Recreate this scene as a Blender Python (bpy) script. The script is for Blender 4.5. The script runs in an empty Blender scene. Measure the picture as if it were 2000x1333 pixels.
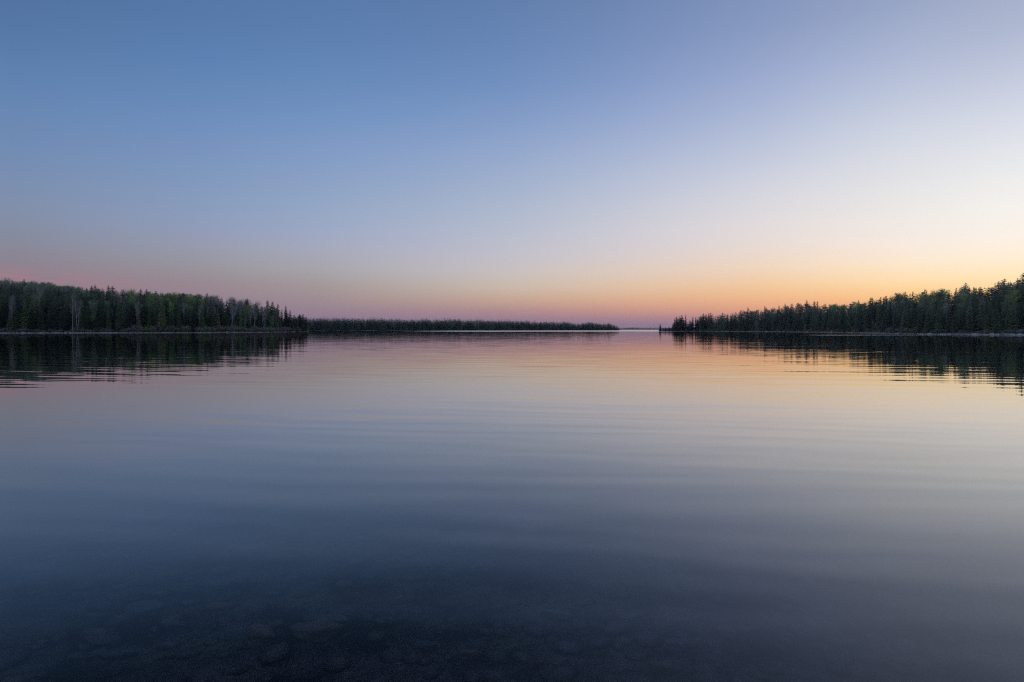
import bpy, math, random
import numpy as np

# ------------------------------------------------------------------ camera, sky, exposure
sc = bpy.context.scene
COL = sc.collection
H0 = 1.5            # eye height above the water
F = 1333.0          # focal length of the 2000 px wide photograph in pixels
HZ = 644.0          # row of the horizon in the photograph
cam_d = bpy.data.cameras.new('camera')
cam = bpy.data.objects.new('camera', cam_d)
COL.objects.link(cam)
cam.location = (0, 0, H0)
cam_d.sensor_width = 36.0
cam_d.lens = 24.0
cam_d.clip_start = 0.05
cam_d.clip_end = 30000
cam.rotation_euler = (math.radians(90) - math.atan((666.5 - HZ) / F), 0, 0)
sc.camera = cam
sc.view_settings.view_transform = 'Standard'
sc.view_settings.look = 'None'
sc.view_settings.exposure = 0.0
sc.view_settings.gamma = 1.0
sc.view_settings.use_curve_mapping = False
sc.render.dither_intensity = 1.0
cy = sc.cycles
cy.use_denoising = False
cy.filter_width = 1.25
cy.max_bounces = 8
cy.diffuse_bounces = 4
cy.glossy_bounces = 3
cy.transmission_bounces = 4
cy.transparent_max_bounces = 8
cy.volume_bounces = 0
cy.caustics_reflective = False
cy.caustics_refractive = True
cy.sample_clamp_indirect = 2.0

SUN_AZ = math.radians(40.0)     # the sun has set behind the trees just right of the frame
# dusk sky colours, (row in the photograph, sRGB) at six columns, left to right
SKY = {
    1990: [(-10, (163, 174, 200)), (130, (190, 198, 219)), (260, (220, 224, 233)), (370, (240, 240, 239)), (430, (247, 243, 238)), (490, (253, 241, 222)), (530, (255, 234, 195)), (575, (255, 212, 150)), (610, (245, 180, 125)), (632, (205, 145, 130)), (644, (165, 125, 135))],
    1750: [(-10, (148, 162, 195)), (140, (177, 188, 214)), (280, (211, 216, 227)), (380, (230, 229, 230)), (460, (243, 234, 227)), (520, (252, 232, 203)), (560, (255, 217, 163)), (590, (250, 190, 130)), (615, (228, 160, 125)), (632, (185, 138, 140)), (644, (158, 124, 142))],
    1500: [(-10, (128, 147, 186)), (150, (155, 170, 206)), (290, (190, 198, 219)), (370, (212, 213, 223)), (440, (226, 220, 221)), (500, (236, 219, 206)), (545, (244, 208, 170)), (590, (240, 180, 136)), (612, (218, 155, 132)), (630, (172, 133, 144)), (644, (152, 122, 145))],
    1000: [(-10, (96, 125, 171)), (155, (112, 142, 189)), (310, (150, 169, 204)), (465, (186, 190, 206)), (540, (202, 193, 188)), (575, (204, 177, 158)), (600, (187, 150, 142)), (620, (163, 131, 145)), (632, (152, 125, 145)), (644, (146, 121, 144))],
    500: [(-10, (84, 119, 168)), (145, (97, 134, 183)), (290, (122, 150, 193)), (435, (147, 162, 193)), (500, (159, 161, 175)), (550, (156, 144, 149)), (590, (150, 133, 145)), (620, (145, 124, 146)), (644, (138, 118, 142))],
    20: [(-10, (80, 113, 159)), (135, (93, 128, 175)), (270, (110, 138, 179)), (400, (128, 143, 171)), (460, (133, 139, 158)), (500, (138, 133, 147)), (540, (145, 126, 140)), (590, (138, 118, 138)), (644, (124, 110, 135))],
}
GAIN = (1.0, 1.0, 1.0)


def lin(c):
    c = c / 255.0
    return c / 12.92 if c <= 0.04045 else ((c + 0.055) / 1.055) ** 2.4


def rgb(r, g, b):
    return (lin(r), lin(g), lin(b), 1.0)


def pchip(xs, ys, q):
    """monotone cubic through (xs, ys), ys may be vectors"""
    xs = np.asarray(xs, float); ys = np.asarray(ys, float)
    h = np.diff(xs)[:, None]; d = np.diff(ys, axis=0) / h
    m = np.zeros_like(ys)
    m[0] = d[0]; m[-1] = d[-1]
    for i in range(1, len(xs) - 1):
        s = d[i - 1] * d[i] > 0
        w1 = 2 * h[i] + h[i - 1]; w2 = h[i] + 2 * h[i - 1]
        with np.errstate(divide='ignore', invalid='ignore'):
            v = (w1 + w2) / (w1 / d[i - 1] + w2 / d[i])
        m[i] = np.where(s, v, 0)
    out = []
    for x in np.atleast_1d(q):
        x = min(max(x, xs[0]), xs[-1])
        i = min(max(int(np.searchsorted(xs, x)) - 1, 0), len(xs) - 2)
        t = (x - xs[i]) / h[i, 0]
        out.append((2 * t**3 - 3 * t**2 + 1) * ys[i] + (t**3 - 2 * t**2 + t) * h[i] * m[i]
                   + (-2 * t**3 + 3 * t**2) * ys[i + 1] + (t**3 - t**2) * h[i] * m[i + 1])
    return np.array(out)


def build_world():
    w = bpy.data.worlds.new('World')
    sc.world = w
    w.use_nodes = True
    nt = w.node_tree
    N, L = nt.nodes, nt.links
    N.clear()

    def math_node(op, a, b=None, c=None, clamp=False):
        n = N.new('ShaderNodeMath'); n.operation = op; n.use_clamp = clamp
        for k, v in enumerate((a, b, c)):
            if v is None:
                continue
            if isinstance(v, (int, float)):
                n.inputs[k].default_value = v
            else:
                L.new(v, n.inputs[k])
        return n.outputs[0]

    tc = N.new('ShaderNodeTexCoord')
    sep = N.new('ShaderNodeSeparateXYZ'); L.new(tc.outputs['Generated'], sep.inputs[0])
    X, Y, Z = sep.outputs
    elev = math_node('ARCSINE', math_node('MINIMUM', math_node('MAXIMUM', Z, -1.0), 1.0))
    epos = math_node('MAXIMUM', elev, 0.0)
    u = math_node('POWER', math_node('DIVIDE', epos, math.pi / 2), 0.5)
    hl = math_node('MAXIMUM', math_node('SQRT', math_node('ADD', math_node('MULTIPLY', X, X), math_node('MULTIPLY', Y, Y))), 1e-5)
    dot = math_node('DIVIDE', math_node('ADD', math_node('MULTIPLY', X, math.sin(SUN_AZ)), math_node('MULTIPLY', Y, math.cos(SUN_AZ))), hl)
    phi = math_node('ARCCOSINE', math_node('MINIMUM', math_node('MAXIMUM', dot, -1.0), 1.0))
    # profile table over elevation for each key azimuth
    zen = [lin(v) for v in (64, 94, 146)]
    us = np.linspace(0, 1, 31)
    keys, prof = [], []
    for col in sorted(SKY, reverse=True):
        az = math.atan((col - 1000) / F)
        keys.append(abs(math.degrees(az - SUN_AZ)))
        hyp = math.hypot(F, col - 1000)
        pts = sorted((math.sqrt(math.atan(max(HZ - y, 0) / hyp) / (math.pi / 2)), [lin(v) for v in c]) for y, c in SKY[col])
        top = pts[-1]
        e_top = (top[0] ** 2) * 90
        for e, k in ((45, 0.55), (65, 0.87)):
            pts.append((math.sqrt(e / 90), [a * (1 - k) + b * k for a, b in zip(top[1], zen)]))
        pts.append((1.0, zen))
        prof.append(pchip([p[0] for p in pts], [p[1] for p in pts], us))
    keys.append(180.0)
    # unseen sky behind the viewer, brightened and pinkened as added fill for the forests
    prof_anti_fill = prof[-1] * np.array([2.7, 2.15, 1.6])
    prof.append(prof_anti_fill)
    keys[0] = 3.0
    keys = [0.0] + keys
    prof = [prof[0] * 1.02] + prof
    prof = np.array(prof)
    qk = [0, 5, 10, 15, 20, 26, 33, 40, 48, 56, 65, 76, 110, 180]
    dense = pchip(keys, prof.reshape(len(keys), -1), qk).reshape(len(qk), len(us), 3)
    prev = None
    for i, k in enumerate(qk):
        r = N.new('ShaderNodeValToRGB')
        r.color_ramp.interpolation = 'LINEAR'
        els = r.color_ramp.elements
        els[0].position = 0.0; els[1].position = 1.0
        for x in us[1:-1]:
            els.new(float(x))
        for j in range(len(us)):
            els[j].color = (*[float(max(0, v)) * g for v, g in zip(dense[i, j], GAIN)], 1)
        L.new(u, r.inputs[0])
        if prev is None:
            prev = r.outputs[0]
            continue
        mr = N.new('ShaderNodeMapRange'); mr.clamp = True
        mr.inputs['From Min'].default_value = math.radians(qk[i - 1])
        mr.inputs['From Max'].default_value = math.radians(k)
        L.new(phi, mr.inputs['Value'])
        mx = N.new('ShaderNodeMix'); mx.data_type = 'RGBA'
        L.new(mr.outputs[0], mx.inputs[0]); L.new(prev, mx.inputs[6]); L.new(r.outputs[0], mx.inputs[7])
        prev = mx.outputs[2]
    # thin pink cloud streaks low over the left shore
    azn = math_node('ARCTAN2', X, Y)
    comb = N.new('ShaderNodeCombineXYZ')
    L.new(math_node('MULTIPLY', azn, 26.0), comb.inputs[0])
    L.new(math_node('ADD', math_node('MULTIPLY', elev, 230.0), math_node('MULTIPLY', azn, 9.0)), comb.inputs[1])
    nz = N.new('ShaderNodeTexNoise'); nz.inputs['Scale'].default_value = 1.0
    nz.inputs['Detail'].default_value = 4.0; nz.inputs['Roughness'].default_value = 0.6
    L.new(comb.outputs[0], nz.inputs['Vector'])

    def bell(v, c, wd):
        q = math_node('DIVIDE', math_node('SUBTRACT', v, c), wd)
        return math_node('EXPONENT', math_node('MULTIPLY', math_node('MULTIPLY', q, q), -1.0))
    # the streak sinks slightly towards the right
    line = math_node('ADD', elev, math_node('MULTIPLY', azn, 0.062))
    msk = math_node('MULTIPLY', bell(azn, math.radians(-37), math.radians(9)), bell(line, math.radians(3.75 - 38 * 0.062), math.radians(0.5)))
    cl = N.new('ShaderNodeMapRange'); cl.interpolation_type = 'SMOOTHSTEP'
    cl.inputs['From Min'].default_value = 0.38; cl.inputs['From Max'].default_value = 0.60
    L.new(nz.outputs['Fac'], cl.inputs['Value'])
    fac = math_node('MULTIPLY', math_node('MULTIPLY', cl.outputs[0], msk), 0.7)
    mx = N.new('ShaderNodeMix'); mx.data_type = 'RGBA'
    L.new(fac, mx.inputs[0]); L.new(prev, mx.inputs[6]); mx.inputs[7].default_value = rgb(166, 125, 134)
    prev = mx.outputs[2]
    bg = N.new('ShaderNodeBackground'); bg.inputs['Strength'].default_value = 1.0
    L.new(prev, bg.inputs['Color'])
    sky = N.new('ShaderNodeTexSky'); sky.sky_type = 'NISHITA'; sky.sun_disc = False
    sky.sun_elevation = math.radians(0.0); sky.sun_rotation = SUN_AZ
    bg2 = N.new('ShaderNodeBackground'); bg2.inputs['Strength'].default_value = 0.008
    L.new(sky.outputs[0], bg2.inputs['Color'])
    add = N.new('ShaderNodeAddShader')
    L.new(bg.outputs[0], add.inputs[0]); L.new(bg2.outputs[0], add.inputs[1])
    out = N.new('ShaderNodeOutputWorld'); L.new(add.outputs[0], out.inputs['Surface'])


build_world()

# ------------------------------------------------------------------ helpers
rng = random.Random(11)


def tag(o, label=None, category=None, group=None, kind=None):
    if label: o['label'] = label
    if category: o['category'] = category
    if group: o['group'] = group
    if kind: o['kind'] = kind
    return o


def new_mat(name):
    m = bpy.data.materials.new(name); m.use_nodes = True
    nt = m.node_tree
    return m, nt, nt.nodes['Principled BSDF']


def foliage_mat(name, tint_src, rough=0.6, var=0.35, scale=1.2):
    """leaf or needle colour: each plant's own colour (object colour or the 'tint' attribute) with patchy variation"""
    m, nt, p = new_mat(name)
    N, L = nt.nodes, nt.links
    if tint_src == 'object':
        s = N.new('ShaderNodeObjectInfo').outputs['Color']
    else:
        a = N.new('ShaderNodeAttribute'); a.attribute_name = 'tint'; s = a.outputs['Color']
    g = N.new('ShaderNodeNewGeometry')
    nz = N.new('ShaderNodeTexNoise'); nz.inputs['Scale'].default_value = scale; nz.inputs['Detail'].default_value = 2
    L.new(g.outputs['Position'], nz.inputs['Vector'])
    mr = N.new('ShaderNodeMapRange')
    mr.inputs['From Min'].default_value = 0.3; mr.inputs['From Max'].default_value = 0.7
    mr.inputs['To Min'].default_value = 1 - var; mr.inputs['To Max'].default_value = 1 + var
    L.new(nz.outputs['Fac'], mr.inputs['Value'])
    v = N.new('ShaderNodeVectorMath'); v.operation = 'SCALE'
    L.new(s, v.inputs[0]); L.new(mr.outputs[0], v.inputs['Scale'])
    L.new(v.outputs[0], p.inputs['Base Color'])
    p.inputs['Roughness'].default_value = rough
    p.inputs['Specular IOR Level'].default_value = 0.45
    tr = N.new('ShaderNodeBsdfTranslucent'); L.new(v.outputs[0], tr.inputs['Color'])
    mx = N.new('ShaderNodeMixShader'); mx.inputs[0].default_value = 0.38
    L.new(p.outputs[0], mx.inputs[1]); L.new(tr.outputs[0], mx.inputs[2])
    L.new(mx.outputs[0], nt.nodes['Material Output'].inputs['Surface'])
    return m


def bark_mat(name, base, dark, scale=6.0, thr=0.55):
    m, nt, p = new_mat(name)
    N, L = nt.nodes, nt.links
    g = N.new('ShaderNodeTexCoord')
    mp = N.new('ShaderNodeMapping'); mp.inputs['Scale'].default_value = (1, 1, 3)
    L.new(g.outputs['Object'], mp.inputs[0])
    nz = N.new('ShaderNodeTexNoise'); nz.inputs['Scale'].default_value = scale; nz.inputs['Detail'].default_value = 3
    L.new(mp.outputs[0], nz.inputs['Vector'])
    r = N.new('ShaderNodeValToRGB')
    r.color_ramp.elements[0].position = thr - 0.1; r.color_ramp.elements[0].color = base
    r.color_ramp.elements[1].position = thr + 0.08; r.color_ramp.elements[1].color = dark
    L.new(nz.outputs['Fac'], r.inputs[0]); L.new(r.outputs[0], p.inputs['Base Color'])
    p.inputs['Roughness'].default_value = 0.85
    return m


M = {}
M['needles'] = foliage_mat('spruce_needles', 'object')
M['needles_tint'] = foliage_mat('forest_needles', 'attr')
M['leaves'] = foliage_mat('young_leaves', 'object', var=0.3)
M['twigs'] = foliage_mat('bare_twigs', 'object', rough=0.9, var=0.2)
M['spruce_bark'] = bark_mat('spruce_bark', (0.07, 0.055, 0.045, 1), (0.03, 0.025, 0.02, 1))
M['birch_bark'] = bark_mat('birch_bark', (0.68, 0.64, 0.58, 1), (0.06, 0.05, 0.045, 1), thr=0.62)
M['aspen_bark'] = bark_mat('aspen_bark', (0.26, 0.25, 0.22, 1), (0.07, 0.06, 0.05, 1), thr=0.62)
M['dead_wood'] = bark_mat('weathered_wood', (0.34, 0.31, 0.29, 1), (0.16, 0.14, 0.13, 1))


def mesh_np(name, V, T, mats, tint=None, mat_index=None):
    V = np.asarray(V, np.float32); T = np.asarray(T, np.int32)
    me = bpy.data.meshes.new(name)
    me.vertices.add(len(V)); me.vertices.foreach_set('co', V.ravel())
    me.loops.add(T.size); me.loops.foreach_set('vertex_index', T.ravel())
    me.polygons.add(len(T))
    me.polygons.foreach_set('loop_start', np.arange(0, T.size, 3, dtype=np.int32))
    me.polygons.foreach_set('loop_total', np.full(len(T), 3, np.int32))
    if mat_index is not None:
        me.polygons.foreach_set('material_index', np.asarray(mat_index, np.int32))
    me.update(calc_edges=True)
    for m in (mats if isinstance(mats, (list, tuple)) else [mats]):
        me.materials.append(m)
    if tint is not None:
        a = me.color_attributes.new('tint', 'FLOAT_COLOR', 'POINT')
        c = np.ones((len(V), 4), np.float32); c[:, :3] = tint
        a.data.foreach_set('color', c.ravel())
    me.validate()
    return me


def obj(name, me, parent=None, color=None):
    o = bpy.data.objects.new(name, me); COL.objects.link(o)
    if parent: o.parent = parent
    if color: o.color = (*color, 1)
    return o


class TB:
    """triangle soup builder"""
    def __init__(s): s.v = []; s.t = []
    def tri(s, a, b, c):
        n = len(s.v); s.v += [a, b, c]; s.t.append((n, n + 1, n + 2))
    def tube(s, pts, radii, n=5):
        base = len(s.v)
        pts = [np.asarray(p, float) for p in pts]
        for i, (p, r) in enumerate(zip(pts, radii)):
            d = pts[min(i + 1, len(pts) - 1)] - pts[max(i - 1, 0)]
            d = d / (np.linalg.norm(d) + 1e-9)
            a = np.cross(d, (0.31, 0.95, 0.05) if abs(d[1]) < 0.9 else (1, 0, 0)); a /= np.linalg.norm(a) + 1e-9
            b = np.cross(d, a)
            for k in range(n):
                t = 2 * math.pi * k / n
                s.v.append(p + r * (math.cos(t) * a + math.sin(t) * b))
        for i in range(len(pts) - 1):
            for k in range(n):
                k2 = (k + 1) % n
                a0, a1 = base + i * n + k, base + i * n + k2
                b0, b1 = a0 + n, a1 + n
                s.t += [(a0, a1, b1), (a0, b1, b0)]
        top = base + (len(pts) - 1) * n
        for k in range(1, n - 1):
            s.t.append((top, top + k, top + k + 1))
    def arr(s): return np.array(s.v, np.float32), np.array(s.t, np.int32)


# ------------------------------------------------------------------ plant shapes (height 1)
def spruce_crown(seed, levels=30, per=8, R=0.125, low=0.06, rag=0.3, top_heavy=0.0):
    r = random.Random(seed); b = TB()
    for i in range(levels):
        f = (i + r.uniform(-.3, .3)) / levels
        z = low + (0.985 - low) * max(0, f) ** 0.92
        env = (1 - f) ** 0.6 + 0.055
        if top_heavy: env = env * (1 - top_heavy) + top_heavy * (0.45 + 0.55 * math.sin(math.pi * min(1, f * 0.9 + 0.2)))
        n = max(3, int(per * (0.5 + 0.6 * (1 - f))))
        a0 = r.uniform(0, 6.28)
        for k in range(n):
            if r.random() < rag * 0.35: continue
            a = a0 + 6.283 * k / n + r.uniform(-.35, .35)
            L = R * env * r.uniform(1 - rag, 1 + rag * 0.6)
            dx, dy = math.cos(a), math.sin(a)
            px, py = -dy, dx
            droop = L * r.uniform(0.25, 0.6) * (1 - 0.8 * f)
            w = L * r.uniform(0.3, 0.46) + 0.006
            zt = z + r.uniform(-.006, .006)
            hang = 0.018 + 0.02 * (1 - f)
            # the bough arches out and down and tips up; hanging sprays either side
            p = [(0, zt + 0.012), (0.45 * L, zt - 0.2 * droop), (0.8 * L, zt - 0.8 * droop), (L, zt - 0.75 * droop)]
            P = [np.array((dx * q, dy * q, h)) for q, h in p]
            side = np.array((px, py, 0))
            for j in range(3):
                ww = w * (0.55, 0.9, 0.5)[j]
                m = (P[j] + P[j + 1]) / 2
                dn = np.array((0, 0, -hang * r.uniform(.5, 1.2)))
                b.tri(P[j], P[j + 1], m + side * ww * r.uniform(.7, 1.2) + dn)
                b.tri(P[j], P[j + 1], m - side * ww * r.uniform(.7, 1.2) + dn)
            if r.random() < 0.7:
                b.tri(P[1], P[2], (P[1] + P[2]) / 2 + np.array((0, 0, -hang * 1.6)))
    b.tri(np.array((0.004, 0, .95)), np.array((-0.004, 0.002, .95)), np.array((0, 0, 1.0)))
    b.tri(np.array((0, 0.004, .95)), np.array((0.001, -0.004, .95)), np.array((0, 0, 1.0)))
    return b.arr()


def spruce_trunk(seed):
    b = TB(); r = random.Random(seed)
    b.tube([(0, 0, -0.03), (0, 0, 0.3), (r.uniform(-.003, .003), 0, .7), (0, 0, .97)], [.0115, .009, .0045, .001], 6)
    return b.arr()


def limb_path(r, p0, az, tilt, L, seg=4, up=0.15):
    p = np.array(p0, float); pts = [p.copy()]
    d = np.array((math.cos(az) * math.sin(tilt), math.sin(az) * math.sin(tilt), math.cos(tilt)))
    for _ in range(seg):
        d = d + np.array((r.uniform(-.15, .15), r.uniform(-.15, .15), up + r.uniform(-.05, .1)))
        d /= np.linalg.norm(d)
        p = p + d * L / seg; pts.append(p.copy())
    return pts


def broadleaf(seed, leaves=1100, spread=0.19, low=0.38, lean=0.0, forks=1, size=0.013, twiggy=False, thick=0.010):
    """returns (trunk+limbs, crown) arrays of a birch or aspen, in thin leaf or bare in twigs"""
    r = random.Random(seed); t = TB(); c = TB()
    tips = []
    for fk in range(forks):
        az = r.uniform(0, 6.28)
        ln = lean + (0.12 if forks > 1 else 0.0)
        base = np.array((0, 0, -0.02))
        pts = [base]
        d = np.array((math.cos(az) * ln, math.sin(az) * ln, 1.0)); p = base.copy()
        top = r.uniform(.86, .95)
        for k in range(6):
            d2 = d + np.array((r.uniform(-.05, .05), r.uniform(-.05, .05), 0)); p = p + d2 / np.linalg.norm(d2) * (top + 0.02) / 6
            pts.append(p.copy())
        t.tube(pts, [thick * (1 - 0.13 * k) for k in range(7)], 6)
        for k in range(15 if forks == 1 else 9):
            f = low + (0.97 - low) * (k + r.random()) / 15 * (15 if forks == 1 else 15) / (15 if forks == 1 else 9)
            f = min(f, .97)
            i = min(5, int(f * 6)); q = pts[i] + (pts[i + 1] - pts[i]) * (f * 6 - i)
            L = spread * (0.45 + 0.75 * math.sin(math.pi * min(1, (f - low) / (1.02 - low) * .75 + .2))) * r.uniform(.7, 1.25)
            lp = limb_path(r, q, r.uniform(0, 6.28), r.uniform(.6, 1.0), L)
            t.tube(lp, [thick * .42, thick * .34, thick * .25, thick * .15, thick * .07], 4)
            for j in range(2, 5): tips.append((lp[j], L * .3))
            for s in range(3):
                q2 = lp[r.randint(1, 3)]
                l2 = limb_path(r, q2, r.uniform(0, 6.28), r.uniform(.5, 1.1), L * r.uniform(.35, .6), 3)
                t.tube(l2, [thick * .2, thick * .15, thick * .1, thick * .05], 3)
                tips.append((l2[-1], L * .28)); tips.append((l2[-2], L * .28))
        tips.append((pts[-1], .05))
    for _ in range(leaves):
        q, s = r.choice(tips)
        p = q + np.array((r.gauss(0, s * .55), r.gauss(0, s * .55), r.gauss(0, s * .5)))
        if twiggy:
            d = np.array((r.gauss(0, .5), r.gauss(0, .5), abs(r.gauss(.5, .5)))); d /= np.linalg.norm(d)
            L = r.uniform(.025, .05)
            n = np.cross(d, (r.random(), r.random(), .1)); n /= np.linalg.norm(n) + 1e-9
            c.tri(p - n * .0016, p + n * .0016, p + d * L)
        else:
            a = np.array((r.gauss(0, 1), r.gauss(0, 1), r.gauss(0, 1))) * size
            bb = np.array((r.gauss(0, 1), r.gauss(0, 1), r.gauss(0, 1))) * size
            c.tri(p, p + a, p + bb)
    return t.arr(), c.arr()


def shrub_shape(seed, n=640, w=0.75, leafy=0.3):
    r = random.Random(seed); s = TB(); c = TB()
    for _ in range(26):
        a = r.uniform(0, 6.28); R = w * math.sqrt(r.random())
        h = 1.0 * math.sqrt(max(.05, 1 - (R / w) ** 2 * .8)) * r.uniform(.7, 1.05)
        b0 = np.array((math.cos(a) * R * .35, math.sin(a) * R * .35, -0.05))
        p1 = np.array((math.cos(a) * R * .75, math.sin(a) * R * .75, h * .55))
        p2 = np.array((math.cos(a) * R, math.sin(a) * R, h))
        s.tube([b0, p1, p2], [.014, .010, .004], 3)
        for _ in range(n // 26):
            f = r.uniform(.15, 1); q = (p1 * (1 - f) + p2 * f) if f > .4 else b0 * (1 - f) + p1 * f
            q = q + np.array((r.gauss(0, .09), r.gauss(0, .09), r.gauss(0, .07)))
            if r.random() < leafy:
                c.tri(q, q + np.array((r.gauss(0, .07), r.gauss(0, .07), r.gauss(0, .07))), q + np.array((r.gauss(0, .07), r.gauss(0, .07), r.gauss(0, .07))))
            else:
                d = np.array((r.gauss(0, .5), r.gauss(0, .5), 1)); d /= np.linalg.norm(d)
                nn = np.cross(d, (r.random(), r.random(), .1)); nn /= np.linalg.norm(nn) + 1e-9
                c.tri(q - nn * .02, q + nn * .02, q + d * r.uniform(.12, .28))
    return s.arr(), c.arr()


def rock_shape(seed, sub=2, rough=0.16, facet=0.5):
    import bmesh
    from mathutils import Vector, noise
    bm = bmesh.new(); bmesh.ops.create_icosphere(bm, subdivisions=sub, radius=1.0)
    r = random.Random(seed); off = Vector((r.uniform(0, 99), r.uniform(0, 99), r.uniform(0, 99)))
    planes = [(Vector((r.gauss(0, 1), r.gauss(0, 1), r.gauss(0, 1))).normalized(), r.uniform(.62, .9)) for _ in range(7)]
    for v in bm.verts:
        p = v.co.copy()
        for n, d in planes:
            k = p.dot(n)
            if k > d: p -= n * (k - d) * facet
        p *= 1 + rough * noise.noise(p * 1.7 + off)
        v.co = p
    bmesh.ops.triangulate(bm, faces=bm.faces)
    bm.verts.index_update()
    V = np.array([v.co[:] for v in bm.verts], np.float32); T = np.array([[v.index for v in f.verts] for f in bm.faces], np.int32)
    bm.free()
    return V, T


# ------------------------------------------------------------------ the lay of the land
def rough_line(tab, amp, step, seed):
    """the same line with the ups and downs of groups of trees"""
    r = random.Random(seed); out = []
    u = tab[0][0]
    while u < tab[-1][0]:
        out.append((u, float(np.interp(u, [p[0] for p in tab], [p[1] for p in tab])) + r.uniform(-amp, amp)))
        u += step * r.uniform(.5, 1.5)
    return out + [tab[-1]]


def interp(tab, u):
    xs = [p[0] for p in tab]; ys = [p[1] for p in tab]
    return float(np.interp(u, xs, ys))


# shores: columns u (bearing, as a column of the 2000 px frame), distance of the waterline,
# row of the wooded skyline, and how far behind the waterline the ridge stands
LEFT = dict(u0=-420, u1=603,
    dist=[(-420, 225), (-150, 255), (0, 274), (200, 288), (400, 305), (500, 340), (560, 385), (603, 430)],
    sky=[(-420, 538), (0, 547), (30, 549), (50, 549), (100, 554), (150, 560), (200, 563), (250, 568), (300, 570), (350, 573), (400, 577), (450, 583), (500, 589), (530, 596), (556, 603), (566, 614), (580, 624), (585, 613), (597, 614), (603, 626)],
    ridge=[(-420, 110), (0, 95), (200, 80), (400, 60), (500, 34), (560, 16), (603, 8)],
    tree=[(-420, 16), (0, 15.5), (400, 15), (500, 14), (560, 13), (603, 10)])
RIGHT = dict(u0=1287, u1=2460,
    dist=[(1287, 575), (1360, 520), (1450, 470), (1530, 420), (1600, 362), (1660, 310), (1700, 272), (1750, 236), (1800, 211), (1860, 196), (1930, 186), (2000, 180), (2460, 160)],
    sky=[(1287, 636), (1310, 638), (1318, 624), (1325, 619), (1345, 619), (1352, 622), (1360, 618), (1375, 614), (1400, 613), (1420, 613), (1440, 610), (1460, 606), (1500, 602), (1550, 596), (1575, 591), (1600, 595), (1650, 592), (1700, 587), (1730, 580), (1770, 574), (1800, 572), (1850, 568), (1885, 560), (1920, 560), (1950, 553), (1975, 549), (2000, 540), (2460, 500)],
    ridge=[(1287, 5), (1360, 12), (1450, 40), (1600, 60), (1800, 62), (2000, 70), (2460, 70)],
    tree=[(1287, 5), (1310, 6), (1325, 12), (1360, 13), (1450, 14), (1700, 13.5), (1900, 13), (2000, 13), (2460, 13)])
MID = dict(u0=520, u1=1210,
    dist=[(520, 720), (600, 760), (900, 960), (1210, 1160)],
    sky=[(520, 618), (620, 618.5), (720, 619), (780, 622), (900, 622), (1000, 625), (1050, 627), (1100, 629.5), (1170, 630.5), (1196, 632), (1206, 636), (1210, 640)],
    ridge=[(520, 40), (1150, 60), (1210, 12)],
    tree=[(520, 15), (1000, 15), (1180, 14), (1210, 7)])
FAR = dict(u0=1060, u1=1430,
    dist=[(1060, 4400), (1250, 4600), (1430, 4300)],
    sky=[(1060, 638.6), (1215, 639.2), (1235, 638.4), (1255, 639.2), (1290, 639.2), (1430, 638)],
    ridge=[(1060, 40), (1430, 40)],
    tree=[(1060, 13), (1430, 13)])


MID['sky'] = rough_line(MID['sky'], 1.5, 11, 4)
LEFT['sky'] = rough_line(LEFT['sky'], 1.2, 14, 5)


def place(sh, u, s):
    y = interp(sh['dist'], u) + s
    return (u - 1000.0) / F * y, y


def ground(sh, u, s):
    """height of the land s metres behind the waterline"""
    D = interp(sh['dist'], u); R = interp(sh['ridge'], u)
    top = (HZ - interp(sh['sky'], u)) / F * (D + R) + H0 - interp(sh['tree'], u)
    top = max(top, 1.0)
    if s < 0: return s * 0.16
    if s < 1.6: return s * 0.15
    base = 0.24 + 0.55 * (1 - math.exp(-(s - 1.6) / 5))
    k = min(1.0, max(0.0, (s - 3) / max(R - 3, 1)))
    k = k * k * (3 - 2 * k)
    z = base + (max(top, base) - base) * k
    if s > R: z -= (s - R) * 0.03
    return z


# ---- materials of the setting
def shore_material():
    m, nt, p = new_mat('shore_ground')
    N, L = nt.nodes, nt.links
    g = N.new('ShaderNodeNewGeometry'); sp = N.new('ShaderNodeSeparateXYZ'); L.new(g.outputs['Position'], sp.inputs[0])
    nz = N.new('ShaderNodeTexNoise'); nz.inputs['Scale'].default_value = 0.35; nz.inputs['Detail'].default_value = 4
    L.new(g.outputs['Position'], nz.inputs['Vector'])
    mr = N.new('ShaderNodeMapRange'); mr.inputs['To Min'].default_value = -0.2; mr.inputs['To Max'].default_value = 0.2
    L.new(nz.outputs['Fac'], mr.inputs['Value'])
    ad = N.new('ShaderNodeMath'); ad.operation = 'ADD'; L.new(sp.outputs[2], ad.inputs[0]); L.new(mr.outputs[0], ad.inputs[1])
    r = N.new('ShaderNodeValToRGB')
    e = r.color_ramp.elements
    e[0].position = 0.0; e[0].color = (0.10, 0.09, 0.08, 1)
    e[1].position = 1.0; e[1].color = (0.035, 0.033, 0.022, 1)
    for pos, c in ((0.03, (0.56, 0.46, 0.36, 1)), (0.10, (0.50, 0.41, 0.31, 1)), (0.2, (0.12, 0.09, 0.055, 1))):
        q = e.new(pos); q.color = c
    L.new(ad.outputs[0], r.inputs[0]); L.new(r.outputs[0], p.inputs['Base Color'])
    p.inputs['Roughness'].default_value = 0.95
    return m


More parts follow.
